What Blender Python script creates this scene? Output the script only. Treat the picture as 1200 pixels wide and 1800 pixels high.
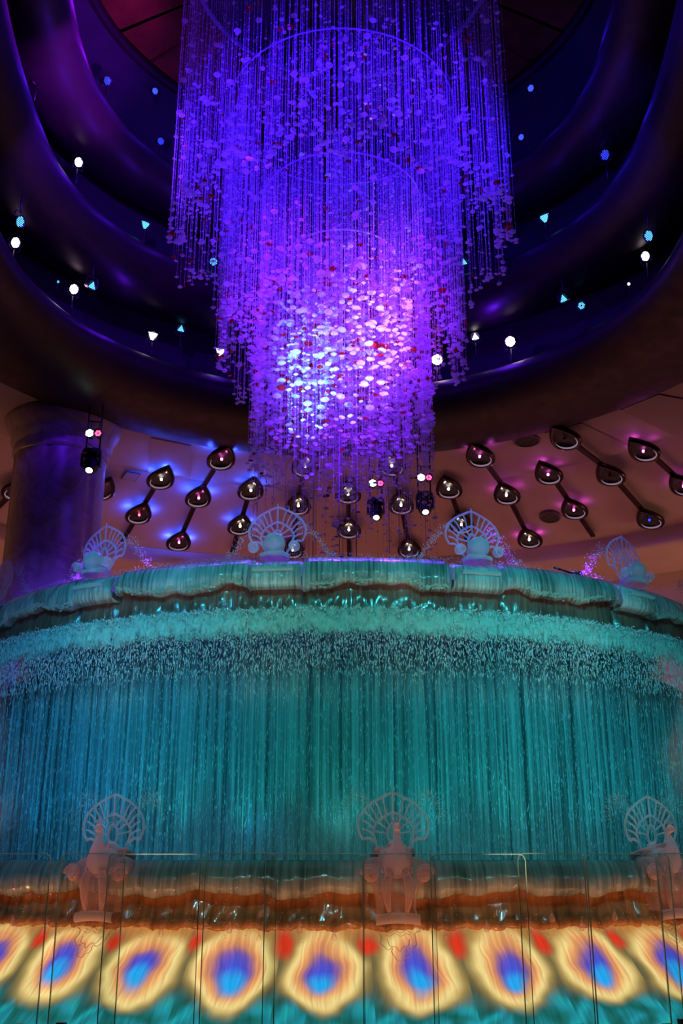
import bpy, math, random
import numpy as np
from math import sin, cos, pi, radians as RD
rnd = random.Random(7); nr = np.random.RandomState(11)
for o in list(bpy.data.objects): bpy.data.objects.remove(o)
C = bpy.context.scene.collection
EYE = 1.6      # eye height
D = 17.0       # distance from the viewer to the axis of the fountain

# ------------------------------------------------------------------ camera
cd = bpy.data.cameras.new('camera'); cam = bpy.data.objects.new('camera', cd); C.objects.link(cam)
cd.sensor_fit = 'VERTICAL'; cd.sensor_height = 36; cd.lens = 35.5; cd.clip_start = .05; cd.clip_end = 200
cam.location = (0, 0, EYE); cam.rotation_euler = (RD(90 + 18.68), 0, 0)
bpy.context.scene.camera = cam
sc = bpy.context.scene
sc.view_settings.view_transform = 'Standard'; sc.view_settings.look = 'None'
sc.view_settings.gamma = 1; sc.view_settings.exposure = 0.0; sc.view_settings.use_curve_mapping = False
sc.cycles.transparent_max_bounces = 24
sc.cycles.max_bounces = 6; sc.cycles.diffuse_bounces = 2; sc.cycles.glossy_bounces = 3; sc.cycles.transmission_bounces = 4
sc.cycles.caustics_reflective = False; sc.cycles.caustics_refractive = False

def P(R, deg, Z=0.0):
    a = RD(deg); return (R*sin(a), D - R*cos(a), Z + EYE)   # cylindrical coordinates about the fountain's axis
def F(R, deg, Z=0.0):
    a = RD(deg); return (R*sin(a), D + R*cos(a), Z + EYE)   # the same, far side

# ------------------------------------------------------------------ world and lights
w = bpy.data.worlds.new('world'); sc.world = w; w.use_nodes = True
w.node_tree.nodes['Background'].inputs[0].default_value = (.45, .2, .3, 1)
w.node_tree.nodes['Background'].inputs[1].default_value = .010

def aim(o, tgt):
    from mathutils import Vector
    d = Vector(tgt) - Vector(o.location); o.rotation_euler = d.to_track_quat('-Z', 'Y').to_euler()
def spot(loc, tgt, col, W, ang=40, blend=.6, r=.12):
    l = bpy.data.lights.new('spot_beam', 'SPOT'); l.energy = W; l.color = col; l.spot_size = RD(ang); l.spot_blend = blend; l.shadow_soft_size = r
    o = bpy.data.objects.new('spot_beam', l); C.objects.link(o); o.location = loc; aim(o, tgt); return o
def point(loc, col, W, r=.1):
    l = bpy.data.lights.new('lamp_glow', 'POINT'); l.energy = W; l.color = col; l.shadow_soft_size = r
    o = bpy.data.objects.new('lamp_glow', l); C.objects.link(o); o.location = loc; return o
def area(loc, tgt, col, W, sx, sy):
    l = bpy.data.lights.new('lobby_and_fill_light', 'AREA'); l.shape = 'RECTANGLE'; l.size = sx; l.size_y = sy; l.energy = W; l.color = col
    o = bpy.data.objects.new('lobby_and_fill_light', l); C.objects.link(o); o.location = loc; aim(o, tgt); return o

BLUE = (.05, .004, 1); VIO = (.20, .008, 1); MAG = (.75, .06, 1); CYAN = (0, .75, .9); TEAL = (0, .8, .62)
# blue and violet wash on the chandelier, from lamps in the ring slots
spot(P(6.2, -35, 12.6), (0, D, 12.5+EYE), BLUE, 3000, 62)
spot(P(6.2, 40, 12.6), (0, D, 12.5+EYE), BLUE, 2800, 62)
spot(P(6.2, 5, 13.4), (0, D, 13.5+EYE), BLUE, 1500, 62)
spot(P(6.2, 30, 11.4), (.2, D, 8.6+EYE), VIO, 4300, 34)
spot(P(6.2, -30, 11.4), (-.1, D, 8.9+EYE), VIO, 4300, 36)
spot(F(6.2, 20, 12.3), (.2, D, 9.4+EYE), MAG, 3600, 34)
spot(F(6.2, -30, 12.5), (-.2, D, 12+EYE), BLUE, 1600, 50)
# lamps standing in the upper bowl, beaming up into the crystals
spot(P(3.6, -16, 3.2), (-.55, D-1.2, 8.1+EYE), (.25, .85, 1), 4200, 15, .9, .05)
spot(P(3.2, 2, 3.2), (.2, D-1.2, 9.2+EYE), (.5, .75, 1), 2400, 14, .9, .05)
spot(P(3.6, 18, 3.2), (.75, D-1.2, 9.2+EYE), (1, .5, .95), 4200, 15, .9, .05)
spot(P(4.0, 8, 3.2), (0, D-1, 8.6+EYE), VIO, 3400, 46, .9, .05)
spot(P(4.0, -25, 3.2), (0, D-1, 11+EYE), (.12, .01, 1), 2400, 50, .9, .05)
# glancing blue on the rings
spot(P(4.6, -60, 12.3), F(6, -62, 14.2), (.12, .01, 1), 3000, 90)
spot(P(4.6, 60, 12.3), F(6, 62, 14.2), (.03, .01, 1), 1300, 90)
spot(P(3.5, -75, 13.0), F(5.4, -88, 15.8), (.30, .01, 1), 3400, 60)
for a in (-96, -82, -68, -54, -41, -29):
    l = F(4.75, a, 16.4); point(l, (.28, .005, 1) if a < -75 else (.06, .01, 1), 34 if a < -75 else 20, .05)
    l = F(5.55, a-2, 14.55); point(l, (.10, .01, 1), 16, .05)
for a in (30, 44, 58, 72, 88):
    point(F(4.75, a, 16.4), (.03, .01, 1), 10, .05); point(F(5.55, a, 14.55), (.03, .01, 1), 8, .05)
for a in (-50, -25, 22, 34): point(F(6.6, a, 12.35), (.12, .01, 1), 26 if a != 34 else 60, .05)
# underwater lamps between the lower basin and the waterfall
for k in range(-8, 9):
    a = k*9.0
    col = (0, .38, .8) if a < -22 else ((0, .55, .65) if a > 24 else (0, .72, .68))
    spot(P(6.4, a, -.25), P(5.85, a, 3.0), col, 48, 80, .8, .08)
# added spots above the viewer wash the fountain in teal, bluer on the left
spot((-5.5, 2.0, 7.5+EYE), P(5.9, -33, 1.3), (.02, .36, .85), 2600, 30, 1, .2)
spot((0, 2.5, 7.5+EYE), P(5.9, 1, 2.4), (0, .72, .68), 720, 44, 1, .2)
spot((5.5, 2.0, 7.5+EYE), P(5.9, 30, 1.5), (.03, .60, .78), 2100, 32, 1, .2)
for x, a in ((-2.5, -22), (0, -2), (2.5, 20)): spot((x, 2.2, 7.9+EYE), P(6.0, a, 3.15), (.06, .78, .88), 900, 19, .9, .15)
for x, a in ((-3, -19), (0, 0), (3, 20)): spot((x, 2.2, 7.2+EYE), P(7.1, a, -.1), (.25, .70, .74), 700, 20, .9, .15)
# low spots added beside the kerb to brighten the bowl's dark underlip
for a in (-30, -10, 10, 30): spot(P(9.6, a*1.1, -1.3), P(5.95, a*.8, 2.6), (.50, .56, .44), 240, 22, 1, .05)
# violet light falling on the top rim and its spray
for a in (-26, -4, 20): spot(P(3.2, a, 8.0), P(5.7, a, 3.4), VIO, 850, 60, 1)
# amber spots added between basin and glass to brighten the near underlip
for k in range(-5, 6): spot(P(8.02, -1.1+6.25*k+3.1, -1.34), P(7.1, -1.1+6.25*k+3.1, -.42), (1, .40, .16), 24, 110, .8, .02)
# warm light of the lobby outside the ring
area((0, 31, .3+EYE), (0, 29, 9+EYE), (1, .33, .25), 440, 26, 5)
area((16, 30, 5+EYE), (9, 32, 9+EYE), (1, .36, .52), 110, 6, 6)
area((15.5, 26.5, 6.2+EYE), (12.5, 32.8, 8+EYE), (1, .55, .25), 200, 2, 2)
area((-15, 25, 3+EYE), (-9, 26, 8+EYE), (1, .42, .22), 90, 3, 6)
spot((-4.5, 19, 4+EYE), (-7.2, 24, 5+EYE), (.12, .05, 1), 900, 46, .9)
# pink spots added to brighten the near birds
for a, WW in ((-18.5, 100), (4, 72), (26.5, 45)): spot(P(9.6, a-7, 2.4), P(7.0, a, -.02), (1, .30, .48), WW, 17, .9, .03)
area((0, 3.0, 3.9+EYE), (0, 9.7, -.3+EYE), (1, .50, .42), 9, 5, 1.5)  # weak warm fill added above the viewer for the near rim

# ------------------------------------------------------------------ materials
MATS = {}
class N:
    def __init__(s, name):
        m = bpy.data.materials.new(name); m.use_nodes = True; s.m = m; s.t = m.node_tree; s.t.nodes.clear(); MATS[name] = m
        s.out = s.t.nodes.new('ShaderNodeOutputMaterial')
    def n(s, typ, props=None, **inp):
        nd = s.t.nodes.new('ShaderNode'+typ)
        for k, v in (props or {}).items(): setattr(nd, k, v)
        for k, v in inp.items():
            if k[0] == '_': sk = nd.inputs[int(k[1:])]
            else: sk = nd.inputs[k.replace('_', ' ')]
            if isinstance(v, bpy.types.NodeSocket): s.t.links.new(v, sk)
            elif isinstance(v, bpy.types.Node): s.t.links.new(v.outputs[0], sk)
            else:
                if hasattr(sk.default_value, '__len__') and not hasattr(v, '__len__'): v = (v,)*len(sk.default_value)
                elif hasattr(sk.default_value, '__len__') and len(sk.default_value) == 4 and len(v) == 3: v = (*v, 1)
                sk.default_value = v
        return nd
    def math(s, op, a, b=0.0, c=0.0, clamp=False):
        return s.n('Math', {'operation': op, 'use_clamp': clamp}, _0=a, _1=b, _2=c).outputs[0]
    def ramp(s, fac, stops, interp='LINEAR'):
        r = s.t.nodes.new('ShaderNodeValToRGB'); e = r.color_ramp.elements; r.color_ramp.interpolation = interp
        while len(e) < len(stops): e.new(.5)
        for i, (p, c) in enumerate(stops):
            e[i].position = p; e[i].color = (*c, 1) if hasattr(c, '__len__') else (c, c, c, 1)
        s.t.links.new(fac if isinstance(fac, bpy.types.NodeSocket) else fac.outputs[0], r.inputs[0]); return r.outputs[0]
    def mixc(s, f, a, b):
        nd = s.n('Mix', {'data_type': 'RGBA'}); 
        for i, v in ((0, f), (6, a), (7, b)):
            if isinstance(v, bpy.types.NodeSocket): s.t.links.new(v, nd.inputs[i])
            else: nd.inputs[i].default_value = v if i == 0 else (*v, 1)
        return nd.outputs[2]
    def mixs(s, f, a, b):
        return s.n('MixShader', None, _0=f, _1=a, _2=b).outputs[0]
    def end(s, sh): s.t.links.new(sh if isinstance(sh, bpy.types.NodeSocket) else sh.outputs[0], s.out.inputs[0]); return s.m

def simple(name, col, rough=.5, metal=0.0, noise=0.0, nscale=8, bump=0.0, spec=.5):
    g = N(name); base = col
    bs = g.n('BsdfPrincipled', None, Base_Color=col, Roughness=rough, Metallic=metal)
    bs.inputs['Specular IOR Level'].default_value = spec
    if noise or bump:
        tc = g.n('TexCoord'); nz = g.n('TexNoise', None, Vector=tc.outputs['Object'], Scale=nscale, Detail=5.0)
        if noise:
            c2 = tuple(max(0, c*(1-noise)) for c in col); c3 = tuple(min(1, c*(1+noise)) for c in col)
            g.t.links.new(g.ramp(nz, [(.3, c2), (.7, c3)]), bs.inputs['Base Color'])
        if bump:
            b = g.n('Bump', None, Strength=bump, Distance=.02, Height=nz.outputs[0]); g.t.links.new(b.outputs[0], bs.inputs['Normal'])
    return g.end(bs)
def emis(name, col, k):
    g = N(name); return g.end(g.n('Emission', None, Color=col, Strength=k))

simple('black_metal', (.012, .012, .014), .4, .3, .3)
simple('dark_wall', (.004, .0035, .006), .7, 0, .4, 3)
simple('dark_floor', (.05, .035, .03), .35, 0, .3, 2)
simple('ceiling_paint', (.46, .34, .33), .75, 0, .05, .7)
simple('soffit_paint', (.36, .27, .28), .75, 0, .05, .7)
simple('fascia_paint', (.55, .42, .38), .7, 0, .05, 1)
simple('petal_panel', (.10, .05, .008), .9, 0, .35, 1.4, 0, .05)
simple('bronze_drop', (.035, .016, .013), .22, .7, .3, 6)
simple('drop_bowl', (.02, .012, .016), .5, .3, .2, 6)
simple('vent_grey', (.10, .08, .08), .6, 0, .2, 6)
simple('kerb', (.10, .045, .03), .3, 0, .3, 5)
simple('splash_water', (.75, .9, .95), .15, 0, .1, 5)
simple('seam', (.03, .05, .05), .4, 0, .2, 5)
# bronze ring paint
g = N('ring_bronze'); tc = g.n('TexCoord'); nz = g.n('TexNoise', None, Vector=tc.outputs['Object'], Scale=.9, Detail=6.0)
col = g.ramp(nz, [(.3, (.013, .006, .008)), (.7, (.024, .011, .013))]); nz2 = g.n('TexNoise', None, Vector=tc.outputs['Object'], Scale=3.5, Detail=3.0)
rg = g.ramp(nz2, [(.3, .40), (.7, .52)])
bs = g.n('BsdfPrincipled', None, Base_Color=col, Roughness=rg, Metallic=.35); bs.inputs['Specular IOR Level'].default_value = .28; g.end(bs)
# marble
g = N('marble'); tc = g.n('TexCoord'); nz = g.n('TexNoise', None, Vector=tc.outputs['Object'], Scale=1.1, Detail=8.0, Distortion=1.2)
col = g.ramp(nz, [(.3, (.30, .23, .20)), (.48, (.46, .38, .34)), (.55, (.34, .27, .25)), (.8, (.50, .42, .38))])
g.end(g.n('BsdfPrincipled', None, Base_Color=col, Roughness=.35))

def water_skin(name, c1, c2, vscale, rough=.14, transl=.35):
    """thin clear water running over pale stone: vertical runs and ripples"""
    g = N(name); uv = g.n('UVMap'); uv.uv_map = 'UVMap'
    mp = g.n('Mapping', None, Vector=uv, Scale=(vscale, 1.3, 1)); nz = g.n('TexNoise', None, Vector=mp, Scale=1.0, Detail=5.0, Roughness=.6, Distortion=.25)
    mp2 = g.n('Mapping', None, Vector=uv, Scale=(2.2, 1.1, 1)); n2 = g.n('TexNoise', None, Vector=mp2, Scale=1.0, Detail=3.0)
    f = g.math('ADD', g.math('MULTIPLY', nz.outputs[0], .55), g.math('MULTIPLY', n2.outputs[0], .45))
    col = g.ramp(f, [(.38, c1), (.6, c2)])
    b = g.n('Bump', None, Strength=.55, Distance=.02, Height=nz.outputs[0])
    d = g.n('BsdfPrincipled', None, Base_Color=col, Roughness=rough, Normal=b); d.inputs['Coat Weight'].default_value = .6
    t = g.n('BsdfTranslucent', None, Color=col, Normal=b)
    return g.end(g.mixs(transl, d, t))
water_skin('wet_onyx', (.12, .20, .17), (.85, .95, .9), 34)
water_skin('wet_amber', (.30, .09, .06), (.62, .26, .18), 22)
water_skin('wet_foam', (.35, .5, .42), (.85, .95, .9), 9, .3)
water_skin('near_onyx', (.16, .15, .13), (.55, .52, .46), 22)
water_skin('near_amber', (.30, .11, .04), (.62, .27, .11), 18)

# clear acrylic, frosted acrylic
def acrylic(name, col, tr, rough=.08, tint=(1, 1, 1)):
    g = N(name); tc = g.n('TexCoord'); nz = g.n('TexNoise', None, Vector=tc.outputs['Object'], Scale=18.0, Detail=2.0)
    b = g.n('Bump', None, Strength=.3, Distance=.02, Height=nz.outputs[0])
    d = g.n('BsdfPrincipled', None, Base_Color=col, Roughness=rough, Normal=b)
    t = g.n('BsdfTranslucent', None, Color=col); dt = g.mixs(.45, d, t)
    tp = g.n('BsdfTransparent', None, Color=tint)
    lw = g.n('LayerWeight', None, Blend=.35); f = g.math('MULTIPLY', g.math('SUBTRACT', 1.0, lw.outputs[1]), tr)
    return g.end(g.mixs(f, dt, tp))
acrylic('clear_acrylic', (.78, .88, .95), .68)
acrylic('pink_acrylic', (.9, .66, .70), .6, .05)
acrylic('frosted_acrylic', (.7, .85, .82), .35, .2)
acrylic('pedestal_acrylic', (.82, .50, .48), .78, .12)
acrylic('crystal', (.8, .78, .9), .35, .06)
acrylic('crystal_disc', (.85, .82, .95), .55, .05)
acrylic('ruby_crystal', (.45, .01, .02), .1, .1)
acrylic('thread', (.5, .5, .8), .3, .2)
# guard glass
g = N('guard_glass'); tp = g.n('BsdfTransparent', None, Color=(.93, .955, .945)); gl = g.n('BsdfGlossy', None, Color=(1, 1, 1), Roughness=.01)
fr = g.n('Fresnel', None, IOR=1.45); g.end(g.mixs(g.math('MULTIPLY', fr.outputs[0], .5), tp, gl))
g = N('guard_glass_edge'); tp = g.n('BsdfTransparent', None, Color=(.5, .62, .5)); d = g.n('BsdfPrincipled', None, Base_Color=(1, .86, .55), Roughness=.12)
g.end(g.mixs(.7, tp, d))

# falling water: broken vertical threads of water with gaps between them
def falling(name, sx, sz, lo, hi, seed, amax=.9):
    g = N(name); uv = g.n('UVMap'); uv.uv_map = 'UVMap'; sep = g.n('SeparateXYZ', None, Vector=uv)
    u, v = sep.outputs[0], sep.outputs[1]                     # metres round the circle, metres above the pool
    def nz(ax, az, w, det=3.0, dist=0.0):
        c = g.n('CombineXYZ', None, X=g.math('MULTIPLY', u, ax), Y=g.math('MULTIPLY', v, az), Z=w)
        return g.n('TexNoise', None, Vector=c, Scale=1.0, Detail=det, Roughness=.6, Distortion=dist).outputs[0]
    streak = nz(sx, sz, seed, 3.0)
    fine = nz(sx*2.4, sz*4, seed+3, 2.0)
    broken = nz(sx*.55, 7.0, seed+7, 5.0, .6)                 # near the lip the sheet tears into clots
    top = g.n('MapRange', None, Value=v, _1=1.7, _2=2.75).outputs[0]
    s = g.math('ADD', g.math('MULTIPLY', streak, .62), g.math('MULTIPLY', fine, .38))
    s = g.n('Mix', None, _0=g.math('MULTIPLY', top, .75), _2=s, _3=broken).outputs[0]
    a = g.n('MapRange', {'interpolation_type': 'SMOOTHSTEP'}, Value=s, _1=lo, _2=hi, _3=0.0, _4=amax).outputs[0]
    a = g.math('MULTIPLY', a, g.math('SUBTRACT', 1.0, g.math('MULTIPLY', g.math('MULTIPLY', top, g.math('SUBTRACT', 1.0, top)), 3.3)))
    b = g.n('Bump', None, Strength=.8, Distance=.03, Height=s)
    d = g.n('BsdfPrincipled', None, Base_Color=(.70, .92, .92), Roughness=.2, Normal=b); t = g.n('BsdfTranslucent', None, Color=(.7, .9, .92))
    return g.end(g.mixs(a, g.n('BsdfTransparent', None), g.mixs(.4, d, t)))
falling('falling_water', 30, .16, .45, .70, 1.3)
falling('falling_water_inner', 20, .09, .42, .66, 9.1)
def foam(name, zc, hw):
    g = N(name); uv = g.n('UVMap'); uv.uv_map = 'UVMap'; sep = g.n('SeparateXYZ', None, Vector=uv); u, v = sep.outputs[0], sep.outputs[1]
    big = g.n('TexNoise', None, Vector=g.n('CombineXYZ', None, X=g.math('MULTIPLY', u, 1.6), Y=0.0, Z=2.0), Scale=1.0, Detail=4.0, Roughness=.6)
    c = g.n('CombineXYZ', None, X=g.math('MULTIPLY', u, 13.0), Y=g.math('MULTIPLY', v, 9.0), Z=4.0); nz = g.n('TexNoise', None, Vector=c, Scale=1.0, Detail=7.0, Roughness=.65, Distortion=.5)
    dz = g.math('DIVIDE', g.math('ADD', g.math('SUBTRACT', v, zc), g.math('MULTIPLY', g.math('SUBTRACT', big.outputs[0], .5), -.35)), hw)
    bell = g.math('SUBTRACT', 1.0, g.math('MULTIPLY', dz, dz))
    a = g.n('MapRange', {'interpolation_type': 'SMOOTHSTEP'}, Value=g.math('ADD', g.math('MULTIPLY', bell, .42), nz.outputs[0]), _1=.50, _2=.98, _3=0.0, _4=.95).outputs[0]
    b = g.n('Bump', None, Strength=1.0, Distance=.05, Height=nz.outputs[0])
    d = g.n('BsdfPrincipled', None, Base_Color=(.42, .90, .82), Roughness=.35, Normal=b)
    return g.end(g.mixs(a, g.n('BsdfTransparent', None), d))
foam('foam_veil', 2.45, .19)
g = N('cascade_wall'); uv = g.n('UVMap'); uv.uv_map = 'UVMap'
wv = g.n('TexWave', {'wave_type': 'BANDS', 'bands_direction': 'X'}, Vector=uv, Scale=2.6, Distortion=1.0, Detail=2.0)
g.end(g.n('BsdfPrincipled', None, Base_Color=g.ramp(wv, [(0, (.04, .10, .10)), (1, (.22, .36, .36))]), Roughness=.3))

# lit peacock feather panels: a printed eye on back-lit glass
g = N('feather_screen'); uv = g.n('UVMap'); uv.uv_map = 'UVMap'; geo = g.n('TexCoord')
n1 = g.n('TexNoise', None, Vector=geo.outputs['Object'], Scale=1.9, Detail=2.0); off = g.n('VectorMath', {'operation': 'SUBTRACT'}, _0=n1.outputs[1], _1=(.5, .5, .5))
sc_ = g.n('VectorMath', {'operation': 'MULTIPLY'}, _0=off, _1=(.30, .26, 0)); uvd = g.n('VectorMath', {'operation': 'ADD'}, _0=uv, _1=sc_)
sp = g.n('SeparateXYZ', None, Vector=uvd); u, k = sp.outputs[0], sp.outputs[1]
dx = g.math('DIVIDE', u, .40)
kc = g.math('SUBTRACT', k, .43)
dyl = g.math('ADD', g.math('DIVIDE', g.math('MAXIMUM', kc, 0.0), .31), g.math('DIVIDE', g.math('MINIMUM', kc, 0.0), .38))
r = g.math('SQRT', g.math('ADD', g.math('MULTIPLY', dx, dx), g.math('MULTIPLY', dyl, dyl)))
mp = g.n('Mapping', None, Vector=uvd, Scale=(24, 1.6, 1)); st = g.n('TexNoise', None, Vector=mp, Scale=1.0, Detail=3.0)
r2 = g.math('ADD', r, g.math('MULTIPLY', g.math('SUBTRACT', st.outputs[0], .5), .16))
base = g.ramp(g.math('DIVIDE', r2, 1.6), [(.0, (.05, .12, .80)), (.17, (.10, .08, .62)), (.27, (.30, .13, .30)), (.35, (.72, .26, .13)), (.45, (.95, .42, .14)), (.55, (1.15, .80, .32)), (.61, (.95, .68, .25)), (.70, (.38, .24, .07)), (.84, (.10, .10, .06)), (1, (.02, .09, .09))], 'B_SPLINE')
# cyan heart low in the eye
dx2 = g.math('DIVIDE', u, .13); dy2 = g.math('DIVIDE', g.math('SUBTRACT', k, .53), .10)
r3 = g.math('SQRT', g.math('ADD', g.math('MULTIPLY', dx2, dx2), g.math('MULTIPLY', dy2, dy2)))
base = g.mixc(g.n('MapRange', {'interpolation_type': 'SMOOTHSTEP'}, Value=r3, _1=1.5, _2=.2).outputs[0], base, (.02, .42, .95))
# teal waves below the eye
mp3 = g.n('Mapping', None, Vector=uvd, Scale=(3.2, 3.0, 1)); n4 = g.n('TexNoise', None, Vector=mp3, Scale=1.0, Detail=1.0, Distortion=.8)
teal = g.ramp(n4, [(.32, (.01, .07, .08)), (.48, (.012, .20, .17)), (.58, (.02, .28, .42)), (.72, (.01, .50, .38))], 'B_SPLINE')
lowm = g.math('MULTIPLY', g.n('MapRange', {'interpolation_type': 'SMOOTHSTEP'}, Value=k, _1=.58, _2=.82).outputs[0], g.n('MapRange', {'interpolation_type': 'SMOOTHSTEP'}, Value=r2, _1=1.0, _2=1.3).outputs[0])
base = g.mixc(lowm, base, teal)
# amber top and red spots in the corners
topm = g.n('MapRange', {'interpolation_type': 'SMOOTHSTEP'}, Value=k, _1=.26, _2=-.02).outputs[0]
base = g.mixc(topm, base, (.62, .22, .05))
au = g.math('SUBTRACT', .5, g.math('ABSOLUTE', u)); d4 = g.math('SQRT', g.math('ADD', g.math('POWER', g.math('DIVIDE', au, .11), 2.0), g.math('POWER', g.math('DIVIDE', g.math('SUBTRACT', k, .20), .12), 2.0)))
base = g.mixc(g.n('MapRange', {'interpolation_type': 'SMOOTHSTEP'}, Value=d4, _1=1.3, _2=.2).outputs[0], base, (.80, .04, .015))
stm = g.n('MapRange', None, Value=st.outputs[0], _1=.3, _2=.7, _3=.78, _4=1.22).outputs[0]
em = g.n('Emission', None, Color=base, Strength=g.math('MULTIPLY', stm, 1.0)); gl = g.n('BsdfGlossy', None, Color=(1, 1, 1), Roughness=.12)
g.end(em)

emis('led_white', (1, .85, 1), 9); emis('led_pink', (1, .66, .95), 16); emis('led_cyan', (.10, .52, 1), 2.6); emis('led_blue', (.03, .05, 1), 2.2)
emis('led_red', (1, .05, .15), 10); emis('led_magenta', (1, .12, .65), 14); emis('led_warm', (1, .95, .75), 16); emis('led_teal', (.6, 1, .9), 10)
emis('crescent_glow', (.42, .28, .42), .55); emis('cove_tube', (1, .6, .3), 6)

# ------------------------------------------------------------------ mesh builder
class MB:
    def __init__(s): s.v = []; s.f = []; s.m = []; s.uv = {}; s.n = 0
    def add(s, V, Fc, mi=0, uv=None):
        V = np.asarray(V, float).reshape(-1, 3)
        if uv is not None: s.uv[s.n] = np.asarray(uv, float).reshape(-1, 2)
        for f in Fc: s.f.append(tuple(int(i)+s.n for i in f)); s.m.append(mi)
        s.v.append(V); s.n += len(V); return s
    def grid(s, G, mi=0, wrap=False, uv=None, flip=False):
        G = np.asarray(G, float); a, b = G.shape[:2]; Fc = []
        for i in range(a-1):
            for j in range(b if wrap else b-1):
                j2 = (j+1) % b; q = (i*b+j, i*b+j2, (i+1)*b+j2, (i+1)*b+j); Fc.append(q[::-1] if flip else q)
        return s.add(G.reshape(-1, 3), Fc, mi, uv)
    def tube(s, path, rad, seg=8, mi=0, cap=True, closed=False):
        p = np.asarray(path, float); n = len(p); rad = np.broadcast_to(np.asarray(rad, float), (n,))
        if closed: t = np.roll(p, -1, 0)-np.roll(p, 1, 0)
        else: t = np.gradient(p, axis=0)
        t /= np.linalg.norm(t, axis=1)[:, None]+1e-12
        up = np.array([0, 0, 1.]) if abs(t[0][2]) < .9 else np.array([0, 1., 0]); rings = []
        x = np.cross(t[0], up); x /= np.linalg.norm(x)
        for i in range(n):
            x = x-t[i]*x.dot(t[i]); x /= np.linalg.norm(x)+1e-12; y = np.cross(t[i], x)
            a = np.arange(seg)*2*pi/seg; rings.append(p[i]+rad[i]*(np.cos(a)[:, None]*x+np.sin(a)[:, None]*y))
        if closed: rings.append(rings[0])
        base = s.n; s.grid(rings, mi, True)
        if cap and not closed:
            s.f.append(tuple(base+i for i in range(seg))[::-1]); s.m.append(mi)
            s.f.append(tuple(base+(n-1)*seg+i for i in range(seg))); s.m.append(mi)
        return s
    def lathe(s, prof, c=(0, 0, 0), axis=(0, 0, 1), seg=20, mi=0):
        ax = np.array(axis, float); ax /= np.linalg.norm(ax); up = np.array([0, 0, 1.]) if abs(ax[2]) < .9 else np.array([0, 1., 0])
        x = np.cross(up, ax); x /= np.linalg.norm(x); y = np.cross(ax, x); a = np.arange(seg)*2*pi/seg
        G = [np.array(c)+ax*h+max(r, 1e-5)*(np.cos(a)[:, None]*x+np.sin(a)[:, None]*y) for r, h in prof]
        return s.grid(G, mi, True)
    def ball(s, c, r, seg=12, rings=8, mi=0):
        r = np.broadcast_to(np.asarray(r, float), (3,)); th = np.linspace(0.001, pi-.001, rings+1); a = np.arange(seg)*2*pi/seg
        G = [[(c[0]+r[0]*sin(t)*cos(q), c[1]+r[1]*sin(t)*sin(q), c[2]+r[2]*cos(t)) for q in a] for t in th]
        return s.grid(G, mi, True, flip=True)
    def box(s, c, d, rz=0.0, mi=0):
        V = np.array([[x, y, z] for x in (-.5, .5) for y in (-.5, .5) for z in (-.5, .5)])*d
        V = np.c_[V[:, 0]*cos(rz)-V[:, 1]*sin(rz), V[:, 0]*sin(rz)+V[:, 1]*cos(rz), V[:, 2]]+np.array(c)
        return s.add(V, [(0, 1, 3, 2), (4, 6, 7, 5), (0, 4, 5, 1), (2, 3, 7, 6), (0, 2, 6, 4), (1, 5, 7, 3)], mi)
    def mesh(s, name, mats, smooth=True):
        me = bpy.data.meshes.new(name); V = np.concatenate(s.v); me.from_pydata(V.tolist(), [], s.f)
        for m in (mats if isinstance(mats, (list, tuple)) else [mats]): me.materials.append(MATS[m])
        me.polygons.foreach_set('material_index', s.m); me.polygons.foreach_set('use_smooth', [smooth]*len(s.f))
        if s.uv:
            U = np.zeros((len(V), 2))
            for st, q in s.uv.items(): U[st:st+len(q)] = q
            l = me.uv_layers.new(name='UVMap'); li = np.empty(len(me.loops), int); me.loops.foreach_get('vertex_index', li)
            l.data.foreach_set('uv', U[li].ravel())
        me.update(); return me
    def build(s, name, mats, parent=None, smooth=True):
        return link(bpy.data.objects.new(name, s.mesh(name, mats, smooth)), parent)
def link(o, parent=None):
    C.objects.link(o)
    if parent is not None: o.parent = parent
    return o
def tag(o, label=None, cat=None, group=None, kind=None):
    if label: o['label'] = label
    if cat: o['category'] = cat
    if group: o['group'] = group
    if kind: o['kind'] = kind
    return o
def empty(name, loc=(0, 0, 0), rz=0.0, **k):
    o = bpy.data.objects.new(name, None); o.empty_display_size = .1; C.objects.link(o); o.location = loc; o.rotation_euler = (0, 0, rz); return tag(o, **k)
def copy_tree(o, parent=None):
    c = o.copy(); C.objects.link(c)
    if parent is not None: c.parent = parent
    for ch in list(o.children): copy_tree(ch, c)
    return c
def revolve(prof, a0, a1, n, far=True, ky=None):
    """surface of revolution about the fountain axis; profile = [(R, Z)]"""
    A = np.linspace(a0, a1, n); fn = F if far else P
    G = [[fn(R, a, Z) for a in A] for R, Z in prof]
    if ky: G = [[(x, y if y > D else D+(y-D)*ky, z) for x, y, z in row] for row in G]     # the opening is an oval, longer towards the viewer
    return G

# ------------------------------------------------------------------ the room
MB().box((0, 18, -.05), (60, 60, .1)).build('floor', 'dark_floor')['kind'] = 'structure'
def ell(R0, Z0, a, b, t0=0, t1=360, n=40): return [(R0+a*cos(RD(t)), Z0+b*sin(RD(t))) for t in np.linspace(t0, t1, n)]
i = 0
for R0, Z0, a, b, ky in ((8.0, 10.95, 1.6, .70, 2.3), (6.9, 13.47, 1.0, .66, 2.0), (6.1, 15.635, .8, .5, 1.6), (5.75, 18.45, .12, .12, 1.3)):
    i += 1; o = MB().grid(revolve(ell(R0, Z0, a, b), 0, 360, 161, ky=ky)).build('trim_%d' % i, 'ring_bronze'); tag(o, ('lowest and widest', 'middle', 'upper', 'thin topmost')[i-1]+' bronze ring of the round ceiling opening', kind='structure')
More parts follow.
